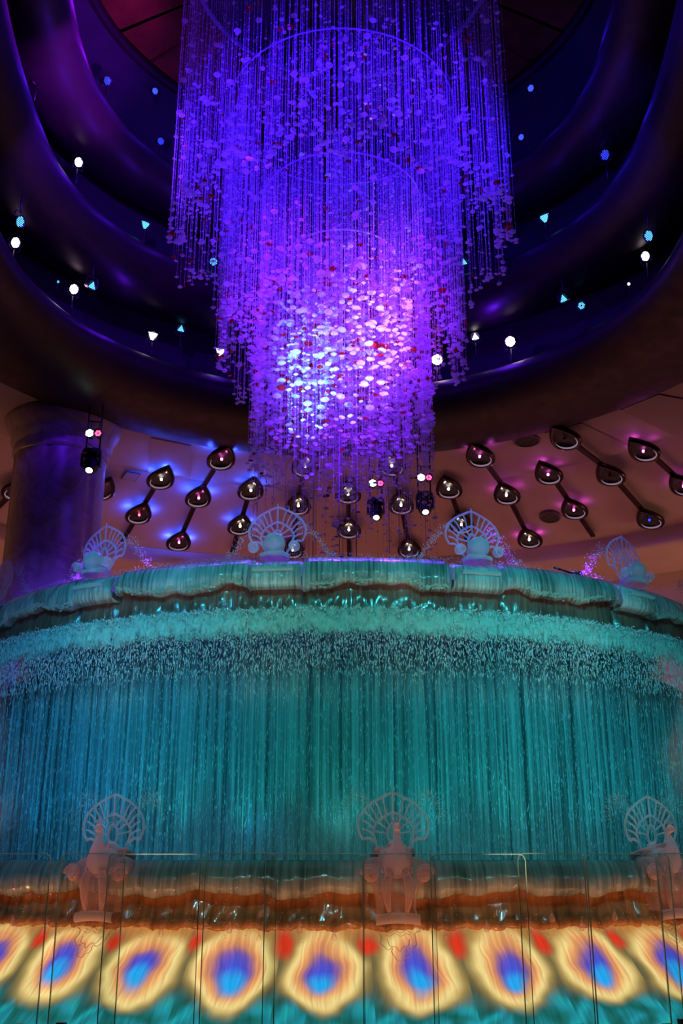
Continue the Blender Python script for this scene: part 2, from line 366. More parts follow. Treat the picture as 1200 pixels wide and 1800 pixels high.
# dark recess walls behind the slots, each closed by a floor and a roof
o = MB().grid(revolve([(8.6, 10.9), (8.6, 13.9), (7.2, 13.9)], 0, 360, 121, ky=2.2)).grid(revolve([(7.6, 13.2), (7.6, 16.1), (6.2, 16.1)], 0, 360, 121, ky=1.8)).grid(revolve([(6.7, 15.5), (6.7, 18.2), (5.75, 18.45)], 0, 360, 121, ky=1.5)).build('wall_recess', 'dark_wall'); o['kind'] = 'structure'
# dome of brown petal panels
m = MB()
for q in range(16):
    a0, a1 = q*22.5+.5, q*22.5+22; G = []
    for t in np.linspace(0, 1, 7): G.append([F(5.9*(1-t)+.1*t, a, 18.6+.25*t*(2-t)+.12*abs(sin(pi*(a-a0)/(a1-a0)))) for a in np.linspace(a0, a1, 7)])
    m.grid(G)
for q in range(16): m.tube([F(r, q*22.5+11, 18.55+.2*(1-r/6)) for r in (1, 3, 5.8)], .03, 6)
m.grid(revolve([(6.2, 18.95), (0.05, 19.1)], 0, 360, 41, ky=1.5)); m.build('ceiling', 'petal_panel')['kind'] = 'structure'
# soffit around the opening
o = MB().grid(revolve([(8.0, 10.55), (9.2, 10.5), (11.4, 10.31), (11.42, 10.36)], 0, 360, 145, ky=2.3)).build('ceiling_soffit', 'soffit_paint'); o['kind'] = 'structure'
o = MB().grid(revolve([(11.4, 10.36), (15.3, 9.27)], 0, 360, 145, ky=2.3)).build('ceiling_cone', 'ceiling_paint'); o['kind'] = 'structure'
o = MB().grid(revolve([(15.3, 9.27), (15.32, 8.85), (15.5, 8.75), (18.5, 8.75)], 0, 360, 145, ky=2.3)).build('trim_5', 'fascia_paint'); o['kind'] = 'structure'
o = MB().grid(revolve([(18.5, 8.75), (18.5, -1.6)], -85, 85, 90)).build('wall_back', 'fascia_paint'); o['kind'] = 'structure'
# folded plaster facets by the opening
def cone_z(R): return float(np.interp(R, [9, 11.4, 15.3], [10.5, 10.31, 9.27]))
def facet(name, pts, drop=.05):
    b = [F(R, a, cone_z(R)-drop*.4) for R, a in pts]; t = [F(R, a, cone_z(R)+.1) for R, a in pts]; n = len(pts)
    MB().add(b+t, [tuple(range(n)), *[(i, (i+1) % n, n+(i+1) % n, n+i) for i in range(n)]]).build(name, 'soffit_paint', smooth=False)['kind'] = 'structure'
facet('trim_6', [(9.3, -33), (9.3, -26), (11.2, -23), (11.4, -29)]); facet('trim_7', [(9.2, 35.5), (9.2, 42), (11.3, 44), (11.3, 38)]); facet('trim_8', [(9.2, 49), (9.2, 56), (11.3, 60), (11.3, 50)])

# marble column
col_x, col_y = -7.15, 23.95
root = empty('marble_column', (col_x, col_y, 0), label='broad round marble column with stepped capital at the far left of the balcony', cat='column')
m = MB(); h = 10.45+EYE
def flute(z, R, n=72):
    out = []
    for a in np.arange(n)*2*pi/n:
        q = (a*180/pi) % 60; r = R-(.06 if 26 < q < 34 else 0); out.append((r*cos(a), r*sin(a), z))
    return out
m.grid([flute(z, 1.13) for z in np.linspace(.25, h-.9, 12)], wrap=True); m.build('shaft', 'marble', root)
MB().lathe([(1.12, h-1.0), (1.19, h-.97), (1.19, h-.82), (1.16, h-.78), (1.16, h-.68), (1.26, h-.64), (1.26, h-.48), (1.32, h-.38), (1.4, h-.27), (1.45, h-.13), (1.45, h), (0, h)], seg=64).build('capital', 'marble', root)
MB().lathe([(0, 0), (1.4, 0), (1.4, .2), (1.25, .3), (1.1, .3)], seg=48).build('base', 'marble', root)

# ------------------------------------------------------------------ teardrop ceiling lamps
def drop_outline(L, W, n=40):
    """teardrop in the plane: tip at (0, +L*.62) towards the opening, round end outwards"""
    out = []
    for i in range(n):
        t = 2*pi*i/n; x = W*sin(t)*(sin(t/2)**1.0 if True else 1)
        y = L*(.12+.5*cos(t)); out.append((x, y))
    return out
def teardrop(parent, y0, tipped, led, tw=None):
    h = empty('lamp_drop', (0, y0, 0)); h.parent = parent
    W, L = .5, 1.45
    out = np.array(drop_outline(L, W)); out[:, 0] *= 1.0
    m = MB(); G = []
    for sc2, z in ((1.0, .05), (1.02, 0), (.98, -.06), (.84, -.08), (.74, -.04), (.6, .0)):
        G.append([(x*sc2, (y+.1)*sc2-.1, z) for x, y in out])
    m.grid(G, wrap=True); rim = m.build('rim', 'bronze_drop', h)
    m = MB(); G = []
    for sc2, z in ((.76, -.03), (.5, .03), (.2, .05), (.01, .055)): G.append([(x*sc2, (y+.1)*sc2-.1, z) for x, y in out])
    m.grid(G, wrap=True).build('reflector', 'drop_bowl', h)
    MB().lathe([(0, -.035), (.022, -.033), (.032, -.02), (.034, .03)], (0, .05, -.01), seg=12).build('led_lens', led, h)
    arc = [(x*.72, (y+.1)*.72-.1, -.05) for x, y in out[11:30]]
    MB().tube(arc, [.004+.022*sin(pi*i/18) for i in range(19)], 6).build('glow_crescent', 'crescent_glow', h)  # emissive arc put in for the LED's glow reflected along the bowl
    return h
BL = (.03, .08, 1)
def fixture(phi, kind, leds, label, halo=None):
    R1, Z1 = (10.3, 0)
    slope = math.atan2(10.31-9.27, 15.3-11.4)*.93
    base = F(11.6, phi, cone_z(11.6)-.26)
    r = empty('teardrop_ceiling_lamp', base, -RD(phi), label=label, cat='ceiling lamp', group='dark teardrop lamps on the sloping ceiling'); r.rotation_euler = (-slope, 0, -RD(phi))
    # local y runs outwards and down the slope
    ys = {'A': (-2.35, .3, 2.95), 'B': (-.45, 1.65), 'C': (.7,)}[kind]; end = 2.9 if kind == 'A' else 3.35
    y0 = ys[0]
    def zo(y): return -.19*max(0, -y-.2)      # the ceiling flattens towards the opening
    V = []; yy = [y0, min(-.2, end), end] if y0 < -.2 else [y0, end]
    for q in yy: V += [(-.07, q, .035+zo(q)), (.07, q, .035+zo(q)), (.07, q, .105+zo(q)), (-.07, q, .105+zo(q))]
    Fq = [(3, 2, 1, 0), tuple(4*len(yy)-4+q for q in range(4))]
    for q in range(len(yy)-1): Fq += [(4*q+e, 4*q+(e+1) % 4, 4*q+4+(e+1) % 4, 4*q+4+e) for e in range(4)]
    MB().add(V, Fq).build('rod', 'bronze_drop', r, False)
    for y, led in zip(ys, leds):
        d = teardrop(r, y, True, led); d.location.z = zo(y); d.rotation_euler = (0, 0, pi); d.scale = (1, .82, 1)
    for y in ys: MB().box((0, y, .18+zo(y)), (.08, .08, .2)).build('mounting_block', 'bronze_drop', r, False)
    if halo:
        for y, hw in zip(ys, halo):
            if hw:
                p = r.matrix_world
                from mathutils import Euler, Matrix, Vector
                M = Matrix.Translation(Vector(base)) @ Euler(r.rotation_euler).to_matrix().to_4x4()
                for sx, sy in ((-.34, -.05), (.34, -.05), (0, -.45)):
                    q = M @ Vector((sx, y+sy, .10+zo(y))); col, W = hw; point(q, col, W*1.6, .04)
    return r
W_, Pk, Mg, Wm = 'led_white', 'led_magenta', 'led_magenta', 'led_warm'
hb = (BL, 9); hp = ((.7, .08, .6), 1.0)
fixture(-43.5, 'B', [Pk, Pk], 'dark teardrop lamp rod cut by the left photo edge beside the column')
fixture(-34.0, 'C', [Pk], 'dark teardrop lamp half hidden behind the right side of the marble column')
fixture(-27.4, 'B', [Wm, 'led_red'], 'blue-haloed pair of dark teardrop lamps nearest the marble column, rod end showing', (hb, hb))
fixture(-20.8, 'A', [Mg, 'led_magenta', Mg], 'three dark teardrop lamps in line with blue halos left of the chandelier', (hb, hb, hb))
fixture(-13.8, 'B', [Wm, Wm], 'two dark teardrop lamps with faint blue halo behind the left upper crystal fan', ((BL, 5), (BL, 5)))
fixture(-6.3, 'A', [Wm, Wm, Wm], 'three dark teardrop lamps seen through the left side of the hanging crystals')
fixture(1.0, 'B', [Wm, Wm], 'two dark teardrop lamps straight behind the middle of the hanging crystals')
fixture(8.7, 'A', [Wm, Wm, Wm], 'three dark teardrop lamps seen through the right side of the hanging crystals')
fixture(16.3, 'B', [Wm, Wm], 'two dark teardrop lamps directly behind the right upper crystal fan')
fixture(24.0, 'A', [Mg, Wm, Wm], 'three dark teardrop lamps on the ceiling just right of the right upper crystal fan', (hp, hp, hp))
fixture(31.4, 'B', [Mg, Mg], 'two dark teardrop lamps with magenta diodes and bare rod end above the round vent', (hp, hp))
fixture(38.9, 'A', ['drop_bowl', 'drop_bowl', 'led_blue'], 'three mostly unlit dark teardrop lamps, longest line on the right ceiling')
fixture(45.8, 'B', [Mg, Mg], 'two dark teardrop lamps cut by the right photo edge', (hp, hp))
# vents
for R, a, rr, lab in ((8.95, 31.8, .36, 'round grey ceiling vent close under the bronze ring, right of the crystals'), (13.65, 27.6, .32, 'round grey ceiling vent below the paired magenta teardrop lamps')):
    sl = .267 if R > 11.4 else .08
    r = empty('ceiling_vent', F(max(R, 9.4), a, cone_z(R)-.03), -RD(a), label=lab, cat='vent'); r.rotation_euler = (-sl, 0, -RD(a))
    MB().lathe([(rr, .05), (rr, -.03), (rr*.86, -.04), (rr*.84, .03)], seg=32).build('frame', 'vent_grey', r)
    m = MB(); m.lathe([(0, .02), (rr*.85, .02)], seg=32)
    for k in range(-3, 4):
        wd = math.sqrt(max(0, (rr*.84)**2-(k*rr*.22)**2))*2; m.box((0, k*rr*.22, -.01), (wd, rr*.08, .02))
    m.build('grille', 'vent_grey', r, False)
r = empty('access_panel', F(11.7, -31.0, cone_z(11.7)-.02), RD(31), label='small square access panel in the ceiling between column and teardrop lamps', cat='access panel'); r.rotation_euler = (-.2, 0, RD(31))
MB().box((0, 0, 0), (.38, .38, .03)).build('panel', 'soffit_paint', r, False); MB().box((0, 0, .01), (.44, .44, .02)).build('frame', 'vent_grey', r, False)
r = empty('hall_lamp', F(16.6, 44, 8.6), 0, label='warm glowing strip lamp in the bright cove at the right photo edge', cat='lamp')
MB().box((0, 0, 0), (1.6, .12, .06), -RD(44)).build('housing', 'fascia_paint', r, False); MB().box((0, 0, -.05), (1.5, .06, .03), -RD(44)).build('tube', 'cove_tube', r, False)

# ------------------------------------------------------------------ stage lamps in the ring slots
def par_mesh():
    housing = MB().lathe([(.02, -.26), (.07, -.25), (.09, -.2), (.095, 0), (.125, .02), (.125, .05), (.115, .05), (.11, .01), (0, .01)], axis=(0, -1, 0), seg=18).mesh('housing', 'black_metal')
    yoke = MB().tube([(.15, 0, 0), (.15, 0, -.12), (.12, 0, -.19), (-.12, 0, -.19), (-.15, 0, -.12), (-.15, 0, 0)], .012, 6).tube([(0, 0, -.19), (0, 0, -.62)], .02, 8).mesh('yoke', 'black_metal')
    leds = {}
    hexes = [(x*.036+(.018 if y % 2 else 0), y*.031) for y in range(-3, 4) for x in range(-3, 4)]
    for key, keep, rr in (('full', lambda x, z: math.hypot(x, z) < .105, .0215), ('tri', lambda x, z: z > -.09 and z < .1 and abs(x) < .105-(z+.09)*.52, .0145), ('heart', lambda x, z: z < .07 and abs(x) < .03+(z+.1)*.5, .0145), ('dots', lambda x, z: math.hypot(x, z) < .10, .0115), ('star', lambda x, z: .02 < math.hypot(x, z) < .085, .0125)):
        m = MB()
        for x, z in hexes:
            if keep(x, z): m.lathe([(rr, 0), (rr, .006), (0, .009)], (x, -.012, z), (0, -1, 0), 8)
        leds[key] = m
    return housing, yoke, leds
housing, yoke, leds = par_mesh()
led_cache = {}
def par(pos, led, shape, label, tgt=None, scale=1.0, hang=False):
    rz = math.atan2(pos[0]-0, D-pos[1]) if True else 0
    # face the axis, nosing down a little
    dx, dy = 0-pos[0], (D-2.5)-pos[1]; rz = math.atan2(dx, -dy)
    r = empty('stage_lamp', pos, rz, label=label, cat='stage lamp', group='stage lamps in the ring slots'); r.scale = (scale,)*3
    hd = link(bpy.data.objects.new('housing', housing), r); tilt = -RD(28); hd.rotation_euler = (-tilt*-1*-1, 0, 0)
    y = link(bpy.data.objects.new('yoke', yoke), r)
    if hang: y.rotation_euler = (0, pi, 0)
    key = (shape, led)
    if key not in led_cache: led_cache[key] = leds[shape].mesh('led_cluster', led)
    l = link(bpy.data.objects.new('led_cluster', led_cache[key]), hd)
    return r
def PX(u, v, R):     # where a lamp seen at (u, v) stands on the ledge of radius R
    f = 1775; th = math.atan(.338); c, s = cos(th), sin(th); a = (u-600)/f; b = (900-v)/f
    d = np.array([a, c-b*s, s+b*c]); A = d[0]**2+d[1]**2; B = -2*d[1]*D; t = (-B+math.sqrt(B*B-4*A*(D*D-R*R)))/2/A
    q = t*d; return (q[0], q[1], q[2]+EYE)
S = 'lowest ring slot'
lowest = [(34, 389, 'led_cyan', 'dots', 1, 'cyan dotted stage lamp, first from the left photo edge in the lowest ring slot'),
 (26, 426, 'led_pink', 'full', 1, 'bright pinkish stage lamp just below the first cyan one at the left photo edge'),
 (129, 508, 'led_pink', 'full', 1, 'very bright pink-white stage lamp with halo in the left lowest ring slot'),
 (162, 501, 'led_cyan', 'tri', 1, 'pale cyan triangular lamp right beside the very bright left one'),
 (102, 495, 'led_cyan', 'star', .35, 'tiny pale lamp left of the very bright pink-white one on the left'),
 (268, 590, 'led_white', 'heart', 1, 'white pointed stage lamp below ring, second brightest pair left of the crystals'),
 (318, 577, 'led_cyan', 'tri', .95, 'small cyan triangular lamp on a stand left of the crystals in the lowest slot'),
 (387, 618, 'led_white', 'heart', 1, 'white v-shaped stage lamp peeping out at the left edge of the hanging crystals'),
 (768, 632, 'led_pink', 'full', 1.25, 'brightest pink-white stage lamp shining through the right edge of the crystals'),
 (835, 591, 'led_white', 'tri', 1, 'pale cyan triangular lamp just right of the hanging crystals in the lowest slot'),
 (897, 600, 'led_pink', 'full', 1.15, 'bright pink stage lamp with wide blue halo right of the crystals'),
 (990, 524, 'led_cyan', 'tri', 1, 'pale triangular lamp left of the star-shaped one in the right lowest slot'),
 (1022, 537, 'led_cyan', 'star', 1, 'star-patterned blue stage lamp in the right part of the lowest slot'),
 (1105, 499, 'led_white', 'star', .4, 'tiny white lamp low in the right part of the lowest slot'),
 (1135, 450, 'led_white', 'full', .95, 'bright bluish-white stage lamp near the right photo edge'),
 (1141, 414, 'led_cyan', 'dots', 1, 'cyan dotted stage lamp right above the bright bluish-white one at right')]
for u, v, led, sh, s_, lab in lowest:
    hang = (u, v) in ((34, 389), (162, 501), (1141, 414), (990, 524))
    par(PX(u, v, 6.45 if hang else 7.3), led, sh, lab, scale=s_, hang=hang)
for u, v, led, sh, s_, lab in [(65, 138, 'led_blue', 'dots', .9, 'dim blue stage lamp, topmost left in the middle ring slot'), (137, 285, 'led_white', 'full', .95, 'bright white stage lamp in the left middle ring slot'),
 (255, 395, 'led_cyan', 'heart', .9, 'cyan stage lamp low in the left middle ring slot'), (375, 460, 'led_cyan', 'dots', .9, 'cyan lamp behind the left hem of the outer crystal tier'),
 (815, 460, 'led_cyan', 'tri', .9, 'cyan lamp behind the right hem of the second crystal tier'), (957, 383, 'led_cyan', 'heart', 1, 'cyan-white stage lamp low in the right middle ring slot'),
 (1064, 272, 'led_blue', 'dots', 1.05, 'blue dotted stage lamp in the right middle ring slot'), (1142, 91, 'led_blue', 'star', .7, 'small blue stage lamp high at the right in the middle ring slot')]:
    par(PX(u, v, 6.35), led, sh, lab, scale=s_)
for u, v, led, sh, s_, lab in [(188, 142, 'led_blue', 'dots', .9, 'blue dotted lamp beside the violet-lit ring, uppermost slot'), (272, 160, 'led_blue', 'full', .7, 'dim blue lamp highest in the uppermost slot, left of the crystals'),
 (282, 248, 'led_blue', 'dots', .8, 'small slanting blue lamp left of the crystals in the uppermost slot'), (933, 155, 'led_blue', 'full', .75, 'dim blue lamp highest in the uppermost slot, right of the crystals'),
 (916, 241, 'led_blue', 'full', .65, 'small slanting blue lamp right of the crystals in the uppermost slot')]:
    par(PX(u, v, 5.9), led, sh, lab, scale=s_)

# hanging rigs: ladder frame with two par lamps, moving head below
def rig(u, v, labf, labm, labp, facing=0.0, R=8.0):
    p = PX(u, v, R); r = empty('hanging_truss', p, facing, label=labf, cat='truss', group='black lamp trusses under the bronze ring')
    top = 1.0
    m = MB()
    for x in (-.16, .16): m.tube([(x, 0, -.35), (x, 0, top)], .02, 6)
    m.build('side_rail', 'black_metal', r)
    for z in (-.3, .42): MB().tube([(-.16, 0, z), (.16, 0, z-.04)], .018, 6).build('cross_bar', 'black_metal', r)
    for sx, led, sh, lb in ((-.08, 'led_teal', 'full', labp[0]), (.12, 'led_red', 'star', labp[1])):
        q = empty('stage_lamp', (p[0]+sx, p[1]-.1, p[2]+.05), 0, label=lb, cat='stage lamp', group='lamps clamped on the hanging trusses')
        hd = link(bpy.data.objects.new('housing', housing), q); key = (sh, led)
        if key not in led_cache: led_cache[key] = leds[sh].mesh('led_cluster', led)
        link(bpy.data.objects.new('led_cluster', led_cache[key]), hd)
        MB().tube([(0, .1, .1), (0, .1, .4)], .012, 6).build('clamp', 'black_metal', q); q.scale = (.9,)*3
    hq = empty('moving_head_lamp', (p[0], p[1]-.05, p[2]-.38), 0, label=labm, cat='moving head lamp', group='moving head lamps under the bronze ring')
    MB().lathe([(0, .02), (.2, .02), (.23, -.03), (.23, -.1), (.2, -.13), (0, -.13)], seg=20).build('base', 'black_metal', hq)
    m = MB()
    for sx in (-1, 1): m.box((sx*.21, 0, -.25), (.05, .16, .3))
    V_ = [(-.22, 0, -.14), (.22, 0, -.14)]; m.tube(V_, .03, 8)
    m.build('yoke', 'black_metal', hq, False)
    hd = MB().ball((0, 0, -.36), (.19, .2, .24), 18, 12).lathe([(.16, -.1), (.13, .12), (.11, .16), (.09, .16), (.085, .1)], (0, -.05, -.42), (0, -.55, -.83), 18).build('head', 'black_metal', hq)
    MB().lathe([(.0, .17), (.07, .165), (.08, .15)], (0, -.05, -.42), (0, -.55, -.83), 16).build('lens', 'led_white', hd)
rig(165, 768, 'black hanging truss in front of the marble column', 'black moving head lamp below the truss before the marble column', ('bright white lamp on the truss before the column', 'red star-patterned lamp on the truss before the column'))
rig(660, 855, 'black hanging truss seen through the middle of the crystals', 'black moving head lamp seen through the crystals just right of centre', ('white lamp on the truss behind the middle of the crystals', 'red star-patterned lamp on the truss behind the middle of the crystals'))
rig(745, 845, 'black hanging truss behind the right hem of the crystals', 'black moving head lamp beside the right upper crystal fan', ('bright teal-white lamp behind the right hem of the crystals', 'red lamp behind the right hem of the crystals'))

# ------------------------------------------------------------------ fountain, upper bowl
def wave(a): return .5*sin(a*.42)+.3*sin(a*.97+1.3)+.2*sin(a*1.9+.4)
def vn(x, y, seed=0):   # cheap smooth noise
    return (sin(x*1.7+seed)*cos(y*2.3+seed*1.3)+.6*sin(x*4.1+y*3.3+seed*2.1)+.4*sin(x*9.3-y*7.1+seed)*cos(y*11+x*2))/2
up = empty('upper_bowl', (0, D, 0), label='big round upper fountain bowl of glassy stone with water pouring over its rim', cat='fountain')
def PL(R, a, Z): q = P(R, a, Z); return (q[0], q[1]-D, q[2])      # relative to the axis
def skin(parent, name, mat, a0, a1, prof, na, disp=None):
    """panel a0..a1 with a profile [(R, Z)] run through disp(a, t, R, Z)"""
    A = np.linspace(a0, a1, na); n = len(prof); G = []; UV = []
    for j, (R, Z) in enumerate(prof):
        row = []
        for i, a in enumerate(A):
            r, z = (R, Z) if disp is None else disp(a, j/(n-1), R, Z)
            e = min(i, na-1-i)/(na-1)*(a1-a0)*RD(1)*R; r -= .05*math.exp(-(e/.035)**2)       # rounded joints
            row.append(PL(r, a, z)); UV.append((RD(a)*R, Z))
        G.append(row)
    return MB().grid(G, uv=UV, flip=True).build(name, mat, parent)
def curve(pts, n):
    p = np.array(pts, float); t = np.linspace(0, len(p)-1, n); i = np.clip(t.astype(int), 0, len(p)-2); f = t-i
    g = lambda k: p[np.clip(k, 0, len(p)-1)]; p0, p1, p2, p3 = g(i-1), g(i), g(i+1), g(i+2); f = f[:, None]
    return (.5*((2*p1)+(-p0+p2)*f+(2*p0-5*p1+4*p2-p3)*f**2+(-p0+3*p1-3*p2+p3)*f**3)).tolist()
US = [-7.3+22.5*k for k in range(-3, 4)]
roll = curve([(5.1, 3.20), (5.45, 3.27), (5.72, 3.26), (5.92, 3.17), (6.01, 3.05), (6.03, 2.95), (5.98, 2.87), (5.86, 2.87)], 34)
def d_roll(a, t, R, Z):
    k = max(0, (t-.35)/.65); z = Z+.07*wave(a)*k; r = R+.02*vn(a*.8, t*3, 1)*(.4+k)
    if t > .72: r += .022*vn(a*9, t*40, 5)*sin((t-.72)/.28*pi)
    return r, z
under = curve([(5.88, 2.93), (5.88, 2.84), (5.91, 2.70), (5.93, 2.46)], 14)
def d_under(a, t, R, Z): return R+.02*vn(a*1.4, t*2, 3), Z+.07*wave(a)*(1-t)
lip = curve([(5.97, 2.78), (6.0, 2.62), (6.02, 2.42), (6.0, 2.16)], 20)
def d_lip(a, t, R, Z): return R+.03*vn(a*6, t*7, 8)*sin(t*pi)+.02*vn(a*23, t*17, 2), Z+.02*vn(a*1.2, 1, 4)
for k in US:
    for a0, a1 in ((k+3.05, k+19.45),):
        skin(up, 'rim_section', 'wet_onyx', a0, a1, roll, 150, d_roll)
        skin(up, 'underlip', 'wet_amber', a0, a1, under, 60, d_under)
        m = MB()
        for i in range(420):
            a = nr.uniform(a0+.5, a1-.5); q = nr.normal(0, .022); r_ = nr.uniform(.007, .019); m.ball(PL(6.015-abs(q)*.5, a, 2.915+q+.07*wave(a)*.93), (r_*1.3, r_, r_*.8), 7, 5)
        m.build('bubbled_edge', 'wet_foam', up)['kind'] = 'stuff'
        skin(up, 'foam_lip', 'foam_veil', a0, a1, lip, 150, d_lip)
    a0, a1 = k-3.0, k+3.0
    pr = curve([(5.1, 3.16), (5.5, 3.22), (5.8, 3.2), (6.0, 3.12), (6.07, 3.02), (6.09, 2.93), (6.04, 2.86), (5.9, 2.84)], 30)
    pd = skin(up, 'pedestal', 'wet_onyx', a0, a1, pr, 50, lambda a, t, R, Z: (R+.012*vn(a*3, t*9, 2), Z)); 
    G = [[PL(R, a, Z) for a in np.linspace(a0+.8, a1-.8, 14)] for R, Z in ((6.04, 3.06), (6.11, 3.05), (6.12, 3.02), (6.06, 3.0))]
    MB().grid(G, flip=True).build('carved_band', 'frosted_acrylic', pd)
    skin(up, 'underlip', 'wet_amber', a0, a1, under, 30, d_under); skin(up, 'foam_lip', 'foam_veil', a0, a1, lip, 60, d_lip)
# inner body that carries rim and water
G = revolve([(5.2, 3.2), (5.2, 2.2), (5.45, 2.2), (5.45, -.9)], -85, 85, 120, False)
uvs = [(RD(a)*5.45, Z) for Z in (3.2, 2.2, 2.2, -.9) for a in np.linspace(-85, 85, 120)]
m = MB().grid([[(x, y-D, z) for x, y, z in row] for row in G], uv=uvs, flip=True); m.build('cascade_wall', 'cascade_wall', up)

def ribbon_sheet(name, mat, R0, Zt, Zb, seed, label):
    na, nz = 420, 24; G = []; UV = []
    for j in range(nz):
        Z = Zt+(Zb-Zt)*j/(nz-1)
        for_row = []
        for a in np.linspace(-80, 80, na):
            for_row.append(P(R0+.05*(1-((Z-Zb)/(Zt-Zb)))**.5*0+.035*vn(a*2.3, Z*.3, seed)+.02*vn(a*9, Z*.2, seed+2), a, Z)); UV.append((RD(a)*R0, Z))
        G.append(for_row)
    o = MB().grid(G, uv=UV, flip=True).build(name, mat); tag(o, label, 'water', kind='stuff'); return o
ribbon_sheet('falling_water', 'falling_water', 5.93, 2.42, -.75, 1, 'outer curtain of falling water below the upper bowl rim')
ribbon_sheet('falling_water', 'falling_water_inner', 5.72, 2.40, -.75, 4, 'inner denser sheet of falling water behind the outer curtain')

def blobs(name, mat, pts, rad, label, cat, stretch=None):
    """many drops in one mesh (stuff): low polyhedra"""
    oct_v = np.array([(1, 0, 0), (-1, 0, 0), (0, 1, 0), (0, -1, 0), (0, 0, 1), (0, 0, -1)], float)
    oct_f = [(0, 2, 4), (2, 1, 4), (1, 3, 4), (3, 0, 4), (2, 0, 5), (1, 2, 5), (3, 1, 5), (0, 3, 5)]
    pts = np.asarray(pts, float); n = len(pts); rad = np.asarray(rad, float).reshape(n, -1)
    V = pts[:, None, :]+oct_v[None]*(rad[:, None, :]); Fc = (np.array(oct_f)[None]+6*np.arange(n)[:, None, None]).reshape(-1, 3)
    me = bpy.data.meshes.new(name); me.from_pydata(V.reshape(-1, 3).tolist(), [], Fc.tolist()); me.materials.append(MATS[mat])
    me.polygons.foreach_set('use_smooth', [False]*len(Fc)); o = link(bpy.data.objects.new(name, me)); 
    if label: tag(o, label, cat, kind='stuff')
    return o
# torn water under the lip and long drips
pts, rr = [], []
for i in range(42000):
    a = nr.uniform(-60, 60); q = nr.rand()**1.6; Z = 2.60-.75*q+.05*vn(a*1.2, 1, 4); R = 5.98+nr.normal(0, .04)
    if vn(a*6.3, q*1.2, 6)*.5+.5+.45*vn(a*21, q*2, 3) < nr.rand()*1.1*q: continue
    s_ = nr.uniform(.0022, .0055)*(1.3-.5*q); pts.append(P(R, a, Z)); rr.append((s_*nr.uniform(.8, 1.3), s_, s_*nr.uniform(1.2, 2.5+7*q)))
for i in range(16000):
    a = nr.uniform(-60, 60); Z = nr.uniform(-.3, 2.2); s_ = nr.uniform(.0015, .0035); pts.append(P(5.95+nr.normal(0, .04), a, Z)); rr.append((s_, s_, s_*nr.uniform(3, 14)))
blobs('torn_water', 'splash_water', pts, rr, 'torn white water and drops breaking off the upper bowl rim', 'water')
# thin spray along the top edge
pts, rr = [], []
for i in range(5000):
    a = nr.uniform(-60, 60); Z = 3.27+abs(nr.normal(0, .018)); s_ = nr.uniform(.002, .006); pts.append(P(nr.uniform(5.3, 5.8), a, Z)); rr.append((s_,)*3)
for k in US:
    for i in range(650):
        sd = nr.choice((-1, 1)); t = nr.rand(); a = k+sd*(2.2+4.2*t+nr.normal(0, .22)); Z = 3.30+.42*(1-(1.25*t)**1.6*.9)*nr.uniform(.75, 1.05)+nr.normal(0, .02)
        if Z < 3.28: Z = 3.28+abs(nr.normal(0, .02))
        s_ = nr.uniform(.002, .007); pts.append(P(5.75+nr.normal(0, .06), a, Z)); rr.append((s_,)*3)
blobs('spray', 'splash_water', pts, rr, 'fine violet-lit spray thrown up beside the upper crystal fans', 'water')

# ------------------------------------------------------------------ fountain, lower basin
low = empty('lower_basin', (0, D, 0), label='wide round lower fountain basin with glowing peacock feather panels behind the glass screens', cat='fountain')
rollb = curve([(6.55, -.14), (6.75, -.08), (6.95, -.06), (7.1, -.10), (7.2, -.19), (7.22, -.29), (7.16, -.36), (7.05, -.36)], 34)
def d_rb(a, t, R, Z):
    k = max(0, (t-.35)/.65); z = Z+.06*wave(a*1.35+2)*k; r = R+.02*vn(a*.8, t*3, 1)*(.4+k)
    if t > .72: r += .02*vn(a*9, t*40, 5)*sin((t-.72)/.28*pi)
    return r, z
underb = curve([(7.06, -.32), (7.05, -.42), (7.10, -.52), (7.14, -.60)], 14)
def d_ub(a, t, R, Z): return R+.02*vn(a*1.4, t*2, 3), Z+.06*wave(a*1.35+2)*(1-t)+.03*vn(a*.9, 0, 3)*t
lipb = curve([(7.14, -.58), (7.19, -.61), (7.18, -.655), (7.10, -.66)], 10)
def d_lb(a, t, R, Z): return R+.012*vn(a*6, t*7, 8)*sin(t*pi), Z+.03*vn(a*.9, 0, 3)+.012*vn(a*4, 0, 1)
LS = [4.0+22.5*k for k in range(-3, 4)]
